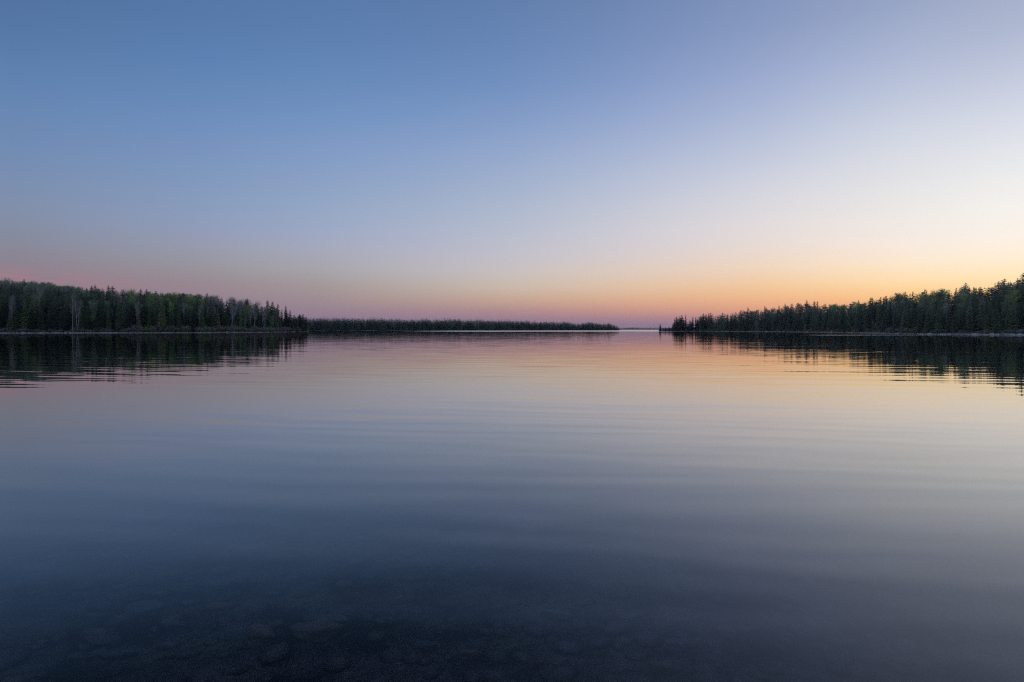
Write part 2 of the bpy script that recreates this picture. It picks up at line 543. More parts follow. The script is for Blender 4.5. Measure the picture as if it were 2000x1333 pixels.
def bed_material():
    m, nt, p = new_mat('lakebed_silt_and_gravel')
    N, L = nt.nodes, nt.links
    g = N.new('ShaderNodeNewGeometry')
    a = N.new('ShaderNodeTexNoise'); a.inputs['Scale'].default_value = 2.6; a.inputs['Detail'].default_value = 6; a.inputs['Roughness'].default_value = 0.65
    L.new(g.outputs['Position'], a.inputs['Vector'])
    r = N.new('ShaderNodeValToRGB')
    r.color_ramp.elements[0].position = 0.42; r.color_ramp.elements[0].color = (0.010, 0.010, 0.012, 1)
    r.color_ramp.elements[1].position = 0.62; r.color_ramp.elements[1].color = (0.12, 0.086, 0.075, 1)
    L.new(a.outputs['Fac'], r.inputs[0]); L.new(r.outputs[0], p.inputs['Base Color'])
    b = N.new('ShaderNodeTexNoise'); b.inputs['Scale'].default_value = 18; b.inputs['Detail'].default_value = 4
    L.new(g.outputs['Position'], b.inputs['Vector'])
    bp = N.new('ShaderNodeBump'); bp.inputs['Distance'].default_value = 0.06; bp.inputs['Strength'].default_value = 0.8
    L.new(b.outputs['Fac'], bp.inputs['Height']); L.new(bp.outputs[0], p.inputs['Normal'])
    p.inputs['Roughness'].default_value = 0.9
    return m


def stone_material():
    m, nt, p = new_mat('wet_stone')
    N, L = nt.nodes, nt.links
    oi = N.new('ShaderNodeObjectInfo'); g = N.new('ShaderNodeNewGeometry')
    a = N.new('ShaderNodeTexNoise'); a.inputs['Scale'].default_value = 9; a.inputs['Detail'].default_value = 5
    L.new(g.outputs['Position'], a.inputs['Vector'])
    mr = N.new('ShaderNodeMapRange'); mr.inputs['From Min'].default_value = .3; mr.inputs['From Max'].default_value = .7
    mr.inputs['To Min'].default_value = .6; mr.inputs['To Max'].default_value = 1.35
    L.new(a.outputs['Fac'], mr.inputs['Value'])
    v = N.new('ShaderNodeVectorMath'); v.operation = 'SCALE'
    L.new(oi.outputs['Color'], v.inputs[0]); L.new(mr.outputs[0], v.inputs['Scale']); L.new(v.outputs[0], p.inputs['Base Color'])
    bp = N.new('ShaderNodeBump'); bp.inputs['Distance'].default_value = 0.01; bp.inputs['Strength'].default_value = 0.6
    L.new(a.outputs['Fac'], bp.inputs['Height']); L.new(bp.outputs[0], p.inputs['Normal'])
    p.inputs['Roughness'].default_value = 0.8
    return m


M['shore'] = shore_material(); M['bed'] = bed_material(); M['stone'] = stone_material()


RUFFLE = 0.19


def water_material():
    m = bpy.data.materials.new('lake_water'); m.use_nodes = True
    nt = m.node_tree; N, L = nt.nodes, nt.links; N.clear()

    def mt(op, a, b=None, clamp=False):
        n = N.new('ShaderNodeMath'); n.operation = op; n.use_clamp = clamp
        for k, v in enumerate((a, b)):
            if v is None: continue
            if isinstance(v, (int, float)): n.inputs[k].default_value = v
            else: L.new(v, n.inputs[k])
        return n.outputs[0]

    g = N.new('ShaderNodeNewGeometry')
    sp = N.new('ShaderNodeSeparateXYZ'); L.new(g.outputs['Position'], sp.inputs[0])
    PX, PY, _ = sp.outputs

    def field(rot, sx, sy, detail, rough=0.5, off=0.0):
        mp = N.new('ShaderNodeMapping'); mp.inputs['Rotation'].default_value = (0, 0, math.radians(rot))
        mp.inputs['Scale'].default_value = (sx, sy, 1); mp.inputs['Location'].default_value = (off, off * .7, 0)
        L.new(g.outputs['Position'], mp.inputs[0])
        n = N.new('ShaderNodeTexNoise'); n.noise_dimensions = '2D'; n.inputs['Scale'].default_value = 1.0
        n.inputs['Detail'].default_value = detail; n.inputs['Roughness'].default_value = rough
        L.new(mp.outputs[0], n.inputs['Vector'])
        s = N.new('ShaderNodeSeparateColor'); L.new(n.outputs['Color'], s.inputs[0])
        return mt('SUBTRACT', s.outputs[0], 0.5), mt('SUBTRACT', s.outputs[1], 0.5), n.outputs['Fac']

    # slope fields of the ripples: long low swell, metre-long wave trains, irregular and fine ripple
    a1, a2, _ = field(5, 0.05, 0.22, 1.0, off=3)
    b1, b2, _ = field(4, 0.30, 1.30, 2.0, rough=.55, off=17)
    c1, c2, _ = field(-6, 0.9, 3.4, 1.0, off=31)
    _, _, patch = field(8, 0.03, 0.09, 2.0, off=5)
    _, _, patch2 = field(-5, 0.04, 0.12, 2.0, off=55)

    def remap(v, lo, hi, to0, to1):
        n = N.new('ShaderNodeMapRange'); n.inputs['From Min'].default_value = lo; n.inputs['From Max'].default_value = hi
        n.inputs['To Min'].default_value = to0; n.inputs['To Max'].default_value = to1; L.new(v, n.inputs['Value']); return n.outputs[0]
    pmo = remap(patch, .35, .65, .45, 1.35)
    pm2 = remap(patch2, .38, .62, .15, 1.4)

    def train(wave, ang, off, warp, sx, sy):
        _, _, w = field(0, sx, sy, 2.0, off=off)
        t = math.radians(ang); k = 2 * math.pi / wave
        ph = mt('ADD', mt('MULTIPLY', PY, k * math.cos(t)), mt('MULTIPLY', PX, k * math.sin(t)))
        return mt('SINE', mt('ADD', ph, mt('MULTIPLY', w, warp)))
    t1 = train(1.15, 9, 71, 16.0, 0.10, 0.35)
    t2 = train(0.66, 12, 83, 14.0, 0.2, 0.6)
    t3 = train(2.3, 8, 97, 14.0, 0.05, 0.16)
    # breeze-ruffled water: a broad band far out, and a thin one along the right shore
    def smooth(v, lo, hi):
        n = N.new('ShaderNodeMapRange'); n.interpolation_type = 'SMOOTHSTEP'
        n.inputs['From Min'].default_value = lo; n.inputs['From Max'].default_value = hi
        L.new(v, n.inputs['Value']); return n.outputs[0]
    wob = N.new('ShaderNodeTexNoise'); wob.noise_dimensions = '2D'; wob.inputs['Scale'].default_value = 0.02
    L.new(g.outputs['Position'], wob.inputs['Vector'])
    wy = mt('ADD', PY, mt('MULTIPLY', mt('SUBTRACT', wob.outputs['Fac'], .5), 120.0))
    bear = mt('DIVIDE', PX, mt('MAXIMUM', PY, 1.0))
    far = mt('MULTIPLY', smooth(wy, 430, 560), smooth(bear, -0.22, -0.05))
    wy2 = mt('ADD', PY, mt('MULTIPLY', mt('SUBTRACT', wob.outputs['Fac'], .5), 14.0))
    near = mt('MULTIPLY', mt('MULTIPLY', smooth(wy2, 176, 179), mt('SUBTRACT', 1.0, smooth(wy2, 184, 187))),
              mt('MULTIPLY', smooth(bear, 0.405, 0.47), mt('SUBTRACT', 1.0, smooth(bear, 0.62, 0.66))))
    ruf = mt('MINIMUM', mt('ADD', far, near), 1.0)
    AMP = 1.0
    def total(*terms):
        r_ = terms[0]
        for q in terms[1:]: r_ = mt('ADD', r_, q)
        return r_
    sy = mt('MULTIPLY', total(mt('MULTIPLY', a2, 0.004), mt('MULTIPLY', mt('MULTIPLY', t1, pmo), 0.0038), mt('MULTIPLY', mt('MULTIPLY', t2, pm2), 0.0030),
                              mt('MULTIPLY', mt('MULTIPLY', t3, pm2), 0.0020), mt('MULTIPLY', mt('MULTIPLY', b2, pmo), 0.017), mt('MULTIPLY', c2, 0.006)), AMP)
    sx = mt('MULTIPLY', total(mt('MULTIPLY', a1, 0.002), mt('MULTIPLY', b1, 0.004), mt('MULTIPLY', c1, 0.004)), AMP)
    cb = N.new('ShaderNodeCombineXYZ'); L.new(sx, cb.inputs[0]); L.new(sy, cb.inputs[1]); cb.inputs[2].default_value = 0.0
    ad = N.new('ShaderNodeVectorMath'); ad.operation = 'ADD'; L.new(cb.outputs[0], ad.inputs[0]); L.new(g.outputs['Normal'], ad.inputs[1])
    nm = N.new('ShaderNodeVectorMath'); nm.operation = 'NORMALIZE'; L.new(ad.outputs[0], nm.inputs[0])
    # reflectance: Fresnel, with the polarised skylight away from the sunset reflecting less when seen steeply
    fr = N.new('ShaderNodeFresnel'); fr.inputs['IOR'].default_value = 1.33; L.new(nm.outputs[0], fr.inputs['Normal'])

    def curve(pts):
        c = N.new('ShaderNodeFloatCurve'); cv = c.mapping.curves[0]
        cv.points[0].location = pts[0]; cv.points[-1].location = pts[-1]
        for p in pts[1:-1]: cv.points.new(*p)
        c.mapping.update(); L.new(fr.outputs[0], c.inputs['Value']); return c.outputs[0]
    side = curve([(0, 0), (.074, .014), (.111, .078), (.152, .178), (.2176, .34), (.326, .54), (.45, .70), (.589, .84), (.75, .93), (1, 1)])
    sunw = curve([(0, 0), (.074, .10), (.111, .18), (.152, .25), (.2176, .37), (.326, .54), (.45, .70), (.589, .84), (.75, .93), (1, 1)])
    inc = N.new('ShaderNodeSeparateXYZ'); L.new(g.outputs['Incoming'], inc.inputs[0])
    brg = mt('ARCTAN2', mt('MULTIPLY', inc.outputs[0], -1.0), mt('MULTIPLY', inc.outputs[1], -1.0))
    off = mt('ABSOLUTE', mt('SUBTRACT', brg, SUN_AZ))
    pol = smooth(off, math.radians(4), math.radians(62))
    fm = N.new('ShaderNodeMix'); L.new(pol, fm.inputs[0]); L.new(sunw, fm.inputs[2]); L.new(side, fm.inputs[3])
    gs = N.new('ShaderNodeBsdfGlossy'); rf = N.new('ShaderNodeBsdfRefraction'); rf.inputs['IOR'].default_value = 1.33
    rr = mt('MULTIPLY', ruf, RUFFLE)
    L.new(rr, gs.inputs['Roughness']); rf.inputs['Roughness'].default_value = 0.0
    L.new(nm.outputs[0], gs.inputs['Normal']); L.new(nm.outputs[0], rf.inputs['Normal'])
    # from below the surface only lets light through
    fb = mt('MULTIPLY', fm.outputs[0], mt('SUBTRACT', 1.0, g.outputs['Backfacing']))
    gl = N.new('ShaderNodeMixShader'); L.new(fb, gl.inputs[0]); L.new(rf.outputs[0], gl.inputs[1]); L.new(gs.outputs[0], gl.inputs[2])
    vol = N.new('ShaderNodeVolumeAbsorption'); vol.inputs['Color'].default_value = (0.25, 0.5, 0.55, 1); vol.inputs['Density'].default_value = 0.9
    out = N.new('ShaderNodeOutputMaterial')
    L.new(gl.outputs[0], out.inputs['Surface']); L.new(vol.outputs[0], out.inputs['Volume'])
    return m


def box_mesh(name, lo, hi, mat):
    x0, y0, z0 = lo; x1, y1, z1 = hi
    v = [(x0, y0, z0), (x1, y0, z0), (x1, y1, z0), (x0, y1, z0), (x0, y0, z1), (x1, y0, z1), (x1, y1, z1), (x0, y1, z1)]
    f = [(0, 3, 2, 1), (4, 5, 6, 7), (0, 1, 5, 4), (1, 2, 6, 5), (2, 3, 7, 6), (3, 0, 4, 7)]
    me = bpy.data.meshes.new(name); me.from_pydata(v, [], f); me.materials.append(mat); return me


lake = obj('lake', box_mesh('lake', (-6500, -400, -6.0), (6500, 7000, 0.0), water_material()))
tag(lake, 'calm lake water mirroring the dusk sky with fine ripples', kind='structure')

HAZE = 5.5e-5
hm = bpy.data.materials.new('haze_air'); hm.use_nodes = True
hn = hm.node_tree; hn.nodes.clear()
pv = hn.nodes.new('ShaderNodeVolumePrincipled'); pv.inputs['Density'].default_value = HAZE
pv.inputs['Color'].default_value = (0.72, 0.82, 1.0, 1); pv.inputs['Anisotropy'].default_value = 0.6
ho = hn.nodes.new('ShaderNodeOutputMaterial'); hn.links.new(pv.outputs[0], ho.inputs['Volume'])
if HAZE > 0:
    hz = obj('haze', box_mesh('haze', (-7000, -450, -8.0), (7000, 7500, 62.0), hm))
    tag(hz, 'thin blue evening haze over the far shores', kind='stuff')

# ---- lake bed: one sheet, shelving down from the bank at the viewer's feet
def bed_z(x, y):
    from mathutils import noise, Vector
    prof = [(-400, 6), (-60, 3.2), (-12, 1.0), (-2, 0.18), (0.3, -0.02), (2.5, -0.22), (4, -0.34), (7, -0.6), (12, -1.1), (20, -2.2), (40, -4.2), (120, -5.2), (7000, -5.2)]
    z = float(np.interp(y, [p[0] for p in prof], [p[1] for p in prof]))
    if -20 < y < 40:
        k = noise.noise(Vector((x * .5, y * .5, 3))) * .07 + noise.noise(Vector((x * 1.7, y * 2.1, 7))) * .05 + noise.noise(Vector((x * 5, y * 6, 9))) * .028
        z += k
    return z


def build_bed():
    xs = sorted(set([-6400, -2000, -600, -200, -80, -40] + [round(v, 3) for v in np.arange(-24, -8, .6)] + [round(v, 3) for v in np.arange(-8, 8, .09)] + [round(v, 3) for v in np.arange(8, 24, .6)] + [24, 40, 80, 200, 600, 2000, 6400]))
    ys = [-395, -150, -60, -20, -12, -6, -3, -1] + [round(v, 3) for v in np.arange(0, 2.4, .3)] + [round(v, 3) for v in np.arange(2.4, 9, .09)] + [round(v, 3) for v in np.arange(9, 20, .4)] + [20, 25, 30, 40, 60, 120, 400, 1500, 4000, 6950]
    V = [(x, y, bed_z(x, y)) for y in ys for x in xs]
    n = len(xs); T = []
    for j in range(len(ys) - 1):
        for i in range(n - 1):
            a = j * n + i
            T += [(a, a + 1, a + n + 1), (a, a + n + 1, a + n)]
    me = mesh_np('lakebed', V, T, M['bed'])
    me.polygons.foreach_set('use_smooth', [True] * len(me.polygons))
    tag(obj('lakebed', me), 'dark gravelly lake bed shelving away under the clear shallows', kind='structure')


build_bed()


def build_shore(name, sh, label, step=8.0):
    offs = [-36, -12, -4, -1.5, 0, .5, 1.0, 1.6, 2.6, 4, 7, 12, 20, 32, 48, 66, 90, 120, 170, 260]
    us = list(np.arange(sh['u0'], sh['u1'], step)) + [sh['u1']]
    r = random.Random(5); V = []; n = len(offs)
    for k, u in enumerate(us):
        wig = r.uniform(-1.2, 1.2) * interp(sh['dist'], u) / 300
        for s in offs:
            x, y = place(sh, u, s + (wig if abs(s) < 30 else 0))
            z = ground(sh, u, s) + (r.uniform(-.05, .09) if 0.3 < s < 5 else r.uniform(-.3, .3) if s > 8 else 0)
            V.append((x, y, z))
    # the ends run down under the water
    for side, u in ((0, sh['u0'] - step * .4), (1, sh['u1'] + step * .25)):
        row = [(*place(sh, u, s), -5.6) for s in offs]
        V = row + V if side == 0 else V + row
    T = []
    for k in range(len(us) + 1):
        for i in range(n - 1):
            a = k * n + i
            T += [(a, a + n, a + n + 1), (a, a + n + 1, a + 1)]
    me = mesh_np(name, V, T, M['shore'])
    me.polygons.foreach_set('use_smooth', [True] * len(me.polygons))
    return tag(obj(name, me), label, kind='structure')


build_shore('left_shore', LEFT, 'wooded left shore with a pale gravel edge')
build_shore('right_shore', RIGHT, 'wooded right shore rising away from the water')
build_shore('middle_shore', MID, 'low wooded shore across the middle of the lake', 14)
build_shore('far_shore', FAR, 'farthest low shore on the horizon in the gap', 30)

# ------------------------------------------------------------------ the forest
GREEN_DARK = [(0.082, 0.094, 0.044), (0.105, 0.135, 0.055), (0.155, 0.185, 0.066), (0.070, 0.080, 0.046), (0.22, 0.24, 0.09), (0.19, 0.18, 0.105)]
GREEN_LEAF = [(0.32, 0.40, 0.12), (0.36, 0.44, 0.13), (0.28, 0.34, 0.13)]
GREY_TWIG = [(0.32, 0.28, 0.25), (0.36, 0.31, 0.26), (0.29, 0.26, 0.22), (0.32, 0.31, 0.20)]

SPR = []
for i, (per, R, rag, th, lv) in enumerate([(8, .155, .30, 0, 32), (8, .135, .35, 0, 34), (9, .18, .28, 0, 30), (7, .125, .45, .1, 34), (9, .145, .4, .2, 30), (8, .165, .38, 0.08, 32), (7, .105, .4, .25, 36)]):
    SPR.append((mesh_np('spruce_trunk', *spruce_trunk(i), M['spruce_bark']), mesh_np('spruce_crown', *spruce_crown(40 + i, lv, per, R, rag=rag, top_heavy=th, low=.05 if th < .1 else .14), M['needles'])))
SPR_LOW = [spruce_crown(90 + i, 18, 6, R=.145 + .02 * (i % 3), rag=.33, low=.05) for i in range(5)]
LEAFY = []
for i in range(4):
    t, c = broadleaf(200 + i, leaves=2000, spread=.2, low=.34, size=.012)
    LEAFY.append((mesh_np('trunk', *t, M['aspen_bark']), mesh_np('crown', *c, M['leaves'])))
LEAFY_LOW = [broadleaf(230 + i, leaves=420, spread=.2, low=.3, size=.02)[1] for i in range(3)]
BARE = []
for i in range(4):
    t, c = broadleaf(260 + i, leaves=2400, spread=.2, low=.42, size=.01, twiggy=True, forks=1 if i != 3 else 2, thick=.011)
    BARE.append((mesh_np('trunk', *t, M['birch_bark']), mesh_np('crown', *c, M['twigs'])))
BARE_LOW = [broadleaf(290 + i, leaves=800, spread=.2, low=.35, twiggy=True)[1] for i in range(3)]


def plant(kind, name, x, y, z, h, width, color, label, cat, group=None, variant=None, rot=None, lean=None):
    lib = dict(spruce=SPR, leafy=LEAFY, bare=BARE)[kind]
    t, c = lib[variant if variant is not None else rng.randrange(len(lib))]
    root = bpy.data.objects.new(name, None); COL.objects.link(root)
    root.empty_display_size = 0.5
    root.location = (x, y, z); root.rotation_euler = (lean[0] if lean else 0, lean[1] if lean else 0, rng.uniform(0, 6.28) if rot is None else rot)
    root.scale = (h * width, h * width, h)
    tag(root, label, cat, group)
    obj('trunk', t, root)
    obj('crown', c, root, color)
    return root


def kind_left(u, fr, r):
    """fr: 0 at the water, 1 on the ridge"""
    if u < 170 and fr > .6: return 'leafy_grey' if r < .8 else 'spruce'
    if 285 < u < 400 and fr > .45: return 'leafy' if r < .6 else 'spruce'
    if 375 < u < 490 and fr > .5: return 'bare' if r < .8 else 'spruce'
    if 230 < u < 480 and fr > .05: return 'bare' if r < .10 else 'leafy_grey' if r < .17 else 'spruce'
    return 'bare' if r < .03 else 'leafy_grey' if r < .06 else 'spruce'


def kind_right(u, fr, r):
    if 1450 < u < 1510 and fr > .6: return 'leafy_grey' if r < .6 else 'spruce'
    if 1620 < u < 1690 and fr > .6: return 'leafy' if r < .75 else 'spruce'
    if 1560 < u < 1880 and fr > .5: return 'leafy_grey' if r < .20 else 'leafy' if r < .28 else 'spruce'
    if u < 1450 and fr > .4: return 'spruce'
    return 'leafy_grey' if r < .13 and fr > .2 else 'spruce'


CLEAR = [('r', 1882, 36, 574), ('r', 1980, 26, 569), ('r', 1797, 44, 574), ('r', 1819, 44, 569), ('r', 1842, 50, 567), ('l', 258, 40, 567), ('l', 335, 22, 592), ('l', 375, 38, 578),
         ('l', 453.5, 9, 603), ('l', 497, 9, 603), ('l', 516, 8, 606), ('l', 152, 7, 590)]


def candidates(sh, kindf, spacing, depth_max, seed, ulo, uhi, h_rel=1.0):
    r = random.Random(seed); out = []
    s = 3.4
    while s < depth_max:
        u = ulo
        while u < uhi:
            D = interp(sh['dist'], u) + s
            du = spacing * F / D
            R = interp(sh['ridge'], u)
            uu = u + r.uniform(-.45, .45) * du; ss = s + r.uniform(-.45, .45) * spacing
            if ss < R * 1.15 + 4 and sh['u0'] + 2 < uu < sh['u1'] - 1:
                fr = ss / R
                k = kindf(uu, fr, r.random())
                base = interp(sh['tree'], uu)
                h = base * r.choice((r.uniform(.8, 1.06), r.uniform(.6, .95), r.uniform(.88, 1.12)))
                if ss < 6 and D < 600: h *= r.uniform(.6, 1)
                tall = r.random() < .07
                if D > 600: h = base * (r.uniform(1.06, 1.2) if tall else r.uniform(.82, .93))
                if sh is RIGHT and fr < .35 and D < 420: h *= .82
                if k != 'spruce': h *= .8 if fr < .5 or D > 600 else .92
                x, y = place(sh, uu, ss); z = ground(sh, uu, ss)
                lim = (HZ - interp(sh['sky'], uu) + (r.choice((-2, -1, 0, 1, 2, 4)) if D < 600 else 1.3 if tall else -.8)) / F * y + H0 - z
                if h > lim: h = lim * r.uniform(.93, 1.0)
                for side_, u0_, s0_, row_ in CLEAR:      # keep the view open to the trees that stand out behind
                    if (side_ == 'r') == (sh is RIGHT) and abs(uu - u0_) < 9 and ss < s0_ + 1:
                        lim2 = (HZ - row_ - 20) / F * y + H0 - z
                        if h > lim2: h = lim2 * r.uniform(.88, 1)
                if h > base * .3:
                    out.append(dict(u=uu, s=ss, fr=fr, k=k, h=h, x=x, y=y, z=z, w=r.uniform(.85, 1.2) * (1.45 if D > 600 else 1.0), r=r.random()))
            u += du
        s += spacing * .9
    return out


def visible(cands, res=2.0):
    """how much of each tree shows above those nearer the camera"""
    cols = {}
    for c in sorted(cands, key=lambda q: q['y']):
        px = F / c['y']
        top = (c['z'] + c['h'] - H0) * px; bot = (c['z'] - H0) * px
        half = c['h'] * .13 * px
        vis = 0
        ks = range(int((c['u'] - half) / res), int((c['u'] + half) / res) + 1)
        for k in ks:
            q = 1 - min(1, abs((k + .5) * res - c['u']) / max(half, .1))
            tk = bot + (top - bot) * (.1 + .9 * q)
            old = cols.get(k, bot)
            vis += max(0, tk - max(old, bot)) * res
            cols[k] = max(cols.get(k, -99), bot + (tk - bot) * .93)
        c['vis'] = vis
    return cands


def tinted_color(k, r, side='l'):
    if k == 'spruce': base = GREEN_DARK[int(r * 6) % 6]
    elif k == 'leafy': base = GREEN_LEAF[int(r * 3) % 3]
    elif k == 'leafy_grey': base = [(.32, .34, .19), (.30, .31, .20), (.34, .34, .24)][int(r * 3) % 3]
    else: base = GREY_TWIG[int(r * 4) % 4]
    f = .65 + .8 * ((r * 37) % 1)
    if k == 'spruce' and side == 'r': base = [b_ * .6 + g_ * .4 for b_, g_ in zip(base, (.24, .25, .19))]   # glare and haze veil of the right shore, painted into the spruce colour
    return tuple(v * f for v in base)


def mass(name, trees, label, side='l', lows=None, mat=None):
    Vs, Ts, Cs, n = [], [], [], 0
    r = random.Random(3)
    for c in trees:
        lib = lows or (SPR_LOW if c['k'] == 'spruce' else BARE_LOW if c['k'] == 'bare' else LEAFY_LOW)
        V, T = lib[r.randrange(len(lib))]
        a = r.uniform(0, 6.28); ca, sa = math.cos(a), math.sin(a)
        W = c['h'] * c['w']
        P = np.empty_like(V)
        P[:, 0] = (V[:, 0] * ca - V[:, 1] * sa) * W + c['x']; P[:, 1] = (V[:, 0] * sa + V[:, 1] * ca) * W + c['y']; P[:, 2] = V[:, 2] * c['h'] + c['z']
        Vs.append(P); Ts.append(T + n); n += len(V)
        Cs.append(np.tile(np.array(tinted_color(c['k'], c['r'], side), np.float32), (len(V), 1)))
    if not Vs: return
    me = mesh_np(name, np.concatenate(Vs), np.concatenate(Ts), mat or M['needles_tint'], tint=np.concatenate(Cs))
    tag(obj(name, me), label, kind='stuff')


left = visible(candidates(LEFT, kind_left, 3.3, 112, 21, -200, 600))
right = visible(candidates(RIGHT, kind_right, 3.3, 78, 22, 1366, 2200))
infr = lambda c: -8 < c['u'] < 2008
both = [(c, 'l') for c in left] + [(c, 'r') for c in right]

SPRUCE_LABEL = {
    ('l', 0): ('dark spruce standing in the front row of the left shore forest, just behind the gravel edge', 'spruces in the front row of the left shore'),
    ('l', 1): ('dark spruce rising from the hillside behind the front row of the left shore', 'spruces on the left hillside'),
    ('l', 2): ('dark spruce whose top shows on the skyline of the left hill', 'spruces on the left skyline'),
    ('r', 0): ('dark bluish spruce standing in the front row of the right shore forest above the water', 'spruces in the front row of the right shore'),
    ('r', 1): ('dark spruce rising from the slope behind the front row of the right shore', 'spruces on the right slope'),
    ('r', 2): ('dark spruce whose top stands against the orange sky on the right skyline', 'spruces on the right skyline')}
LEAFY_LABEL = {
    'l': ('fresh green broadleaf tree among the dark spruces on the left shore', 'green broadleaf trees on the left shore'),
    'r': ('fresh green broadleaf tree among the dark spruces on the right slope', 'green broadleaf trees on the right slope')}
LGREY_LABEL = {
    'l': ('grey-green aspen just coming into leaf on the left hill', 'aspens coming into leaf on the left hill'),
    'r': ('grey-green aspen just coming into leaf on the right slope', 'aspens coming into leaf on the right slope')}
BARE_LABEL = {
    'l': ('leafless grey birch with pale trunk among the left shore spruces', 'leafless birches on the left shore'),
    'r': ('leafless grey birch with pale trunk among the right shore spruces', 'leafless birches on the right shore')}


ORD = 'first second third fourth fifth sixth seventh eighth ninth tenth eleventh twelfth thirteenth fourteenth fifteenth sixteenth seventeenth eighteenth nineteenth twentieth'.split()
LANDMARK = {
    'l': [(-99, 'the left picture edge'), (24, 'the thin far-left birch'), (80, 'the leaning brown-crowned birch'), (152, 'the tall forked birch'), (213, 'the middle skyline spire'), (268, 'the pale-crowned small birch'),
          (335, 'the fresh green birch'), (405, 'the lone dark spire'), (453.5, 'the bright white birch'), (497, 'the round-crowned birch'), (543, 'the short steep-end spruce')],
    'r': [(1280, 'the single point spruce'), (1340, 'the slender tufted spruce'), (1373.5, 'the tall pointed spruce'), (1411, 'the lone small spire'), (1447.5, 'the pine-like spruce'), (1493.5, 'the dark thin spire'), (1533, 'the slim mid-ridge spire'),
          (1575, 'the tallest mid-ridge spruce'), (1624, 'the bright pale boulder'), (1668, 'the left-leaning dead trunk'), (1703, 'the close pair of spires'), (1730, 'the broad dark spruce'), (1767, 'the slim ridge spire'),
          (1805, 'the round-topped pine'), (1842, 'the green ridge crown'), (1884.5, 'the tall sharp spruce'), (1925, 'the dense blunt spruce'), (1960, 'the thick round-topped spruce')]}
TO_NAME = []     # (root, bearing, side, short description)


def name_them():
    """each tree is told apart by counting rightwards from something that catches the eye"""
    import bisect
    cnt = {}
    for root, u, side, desc in sorted(TO_NAME, key=lambda q: q[1]):
        lm = LANDMARK[side]; i = max(0, bisect.bisect([q[0] for q in lm], u) - 1)
        k = cnt.get((side, i, desc), 0); cnt[(side, i, desc)] = k + 1
        o = ORD[k] if k < 20 else 'twenty-' + ORD[k - 20]
        root['label'] = o + ' ' + desc + ' rightwards from ' + lm[i][1]


def put(c, side):
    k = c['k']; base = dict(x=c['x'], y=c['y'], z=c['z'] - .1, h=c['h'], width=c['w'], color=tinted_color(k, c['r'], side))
    band = 0 if c['s'] < 9 else 2 if c['fr'] > .72 else 1
    where = {'l': ('in the front row', 'on the hillside', 'on the skyline'), 'r': ('in the front row', 'on the slope', 'on the ridge')}[side][band]
    if k == 'spruce':
        t = plant('spruce', 'spruce_tree', label='dark spruce', cat='spruce', group=SPRUCE_LABEL[(side, band)][1], **base); d = 'dark spruce ' + where
    elif k == 'leafy':
        t = plant('leafy', 'broadleaf_tree', label='x', cat='tree', group=LEAFY_LABEL[side][1], **base); d = 'fresh green tree ' + where
    elif k == 'leafy_grey':
        t = plant('leafy', 'aspen_tree', label='x', cat='aspen', group=LGREY_LABEL[side][1], **base); d = 'grey-green aspen ' + where
    else:
        t = plant('bare', 'birch_tree', label='x', cat='birch', group=BARE_LABEL[side][1], **base); d = 'bare grey birch ' + where
    TO_NAME.append((t, c['u'], side, d))


chosen = set()
N_SPRUCE = 285
for kinds, lim in ((('spruce',), N_SPRUCE), (('leafy',), 120), (('leafy_grey',), 190), (('bare',), 150)):
    pool = sorted([(c, s) for c, s in both if c['k'] in kinds and infr(c) and c['vis'] > 12], key=lambda q: -q[0]['vis'])[:lim]
    for c, s in pool:
        chosen.add(id(c)); put(c, s)
rest_l = [c for c in left if id(c) not in chosen and (c['vis'] > 1 or c['s'] < 14)]
rest_r = [c for c in right if id(c) not in chosen and (c['vis'] > 1 or c['s'] < 14)]
mass('forest', rest_l, 'dense mixed forest filling in between the trees of the left shore')
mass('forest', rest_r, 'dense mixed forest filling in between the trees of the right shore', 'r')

midf = lambda u, fr, r: 'spruce' if fr > .6 else 'leafy_grey' if r < .06 else 'leafy' if (700 < u < 960 and r < .11) else 'spruce'
mid = visible(candidates(MID, midf, 3.3, 75, 31, 520, 1210), 1.0)
LOW2 = [spruce_crown(120 + i, 12, 6, R=.17, rag=.3, low=.03) for i in range(5)]
LEAF2 = [broadleaf(140 + i, leaves=150, spread=.2, low=.25, size=.034)[1] for i in range(3)]
_a, _b, _c = SPR_LOW, LEAFY_LOW, BARE_LOW
SPR_LOW, LEAFY_LOW = LOW2, LEAF2
mass('forest', [c for c in mid if c['vis'] > .4 or c['s'] < 10], 'dark far forest on the low shore across the middle of the lake')
LOW3 = [spruce_crown(150 + i, 7, 4, R=.2, rag=.4, low=.0) for i in range(4)]
SPR_LOW = LOW3
far = candidates(FAR, lambda u, fr, r: 'spruce', 5.0, 44, 41, 1062, 1428)
mass('forest', far, 'farthest forest, a thin dark line on the horizon in the gap')
SPR_LOW, LEAFY_LOW = _a, _b

# ---- trees that stand out, each from its place in the view
def solo(kind, name, sh, u, s, top_row, label, cat, color, width=1.0, variant=None, lean=None, rot=None):
    x, y = place(sh, u, s); z = ground(sh, u, s)
    h = (HZ - top_row) / F * y + H0 - z
    return plant(kind, name, x, y, z - .1, h, width, color, label, cat, variant=variant, lean=lean, rot=rot)


DK = (0.08, 0.09, 0.048)
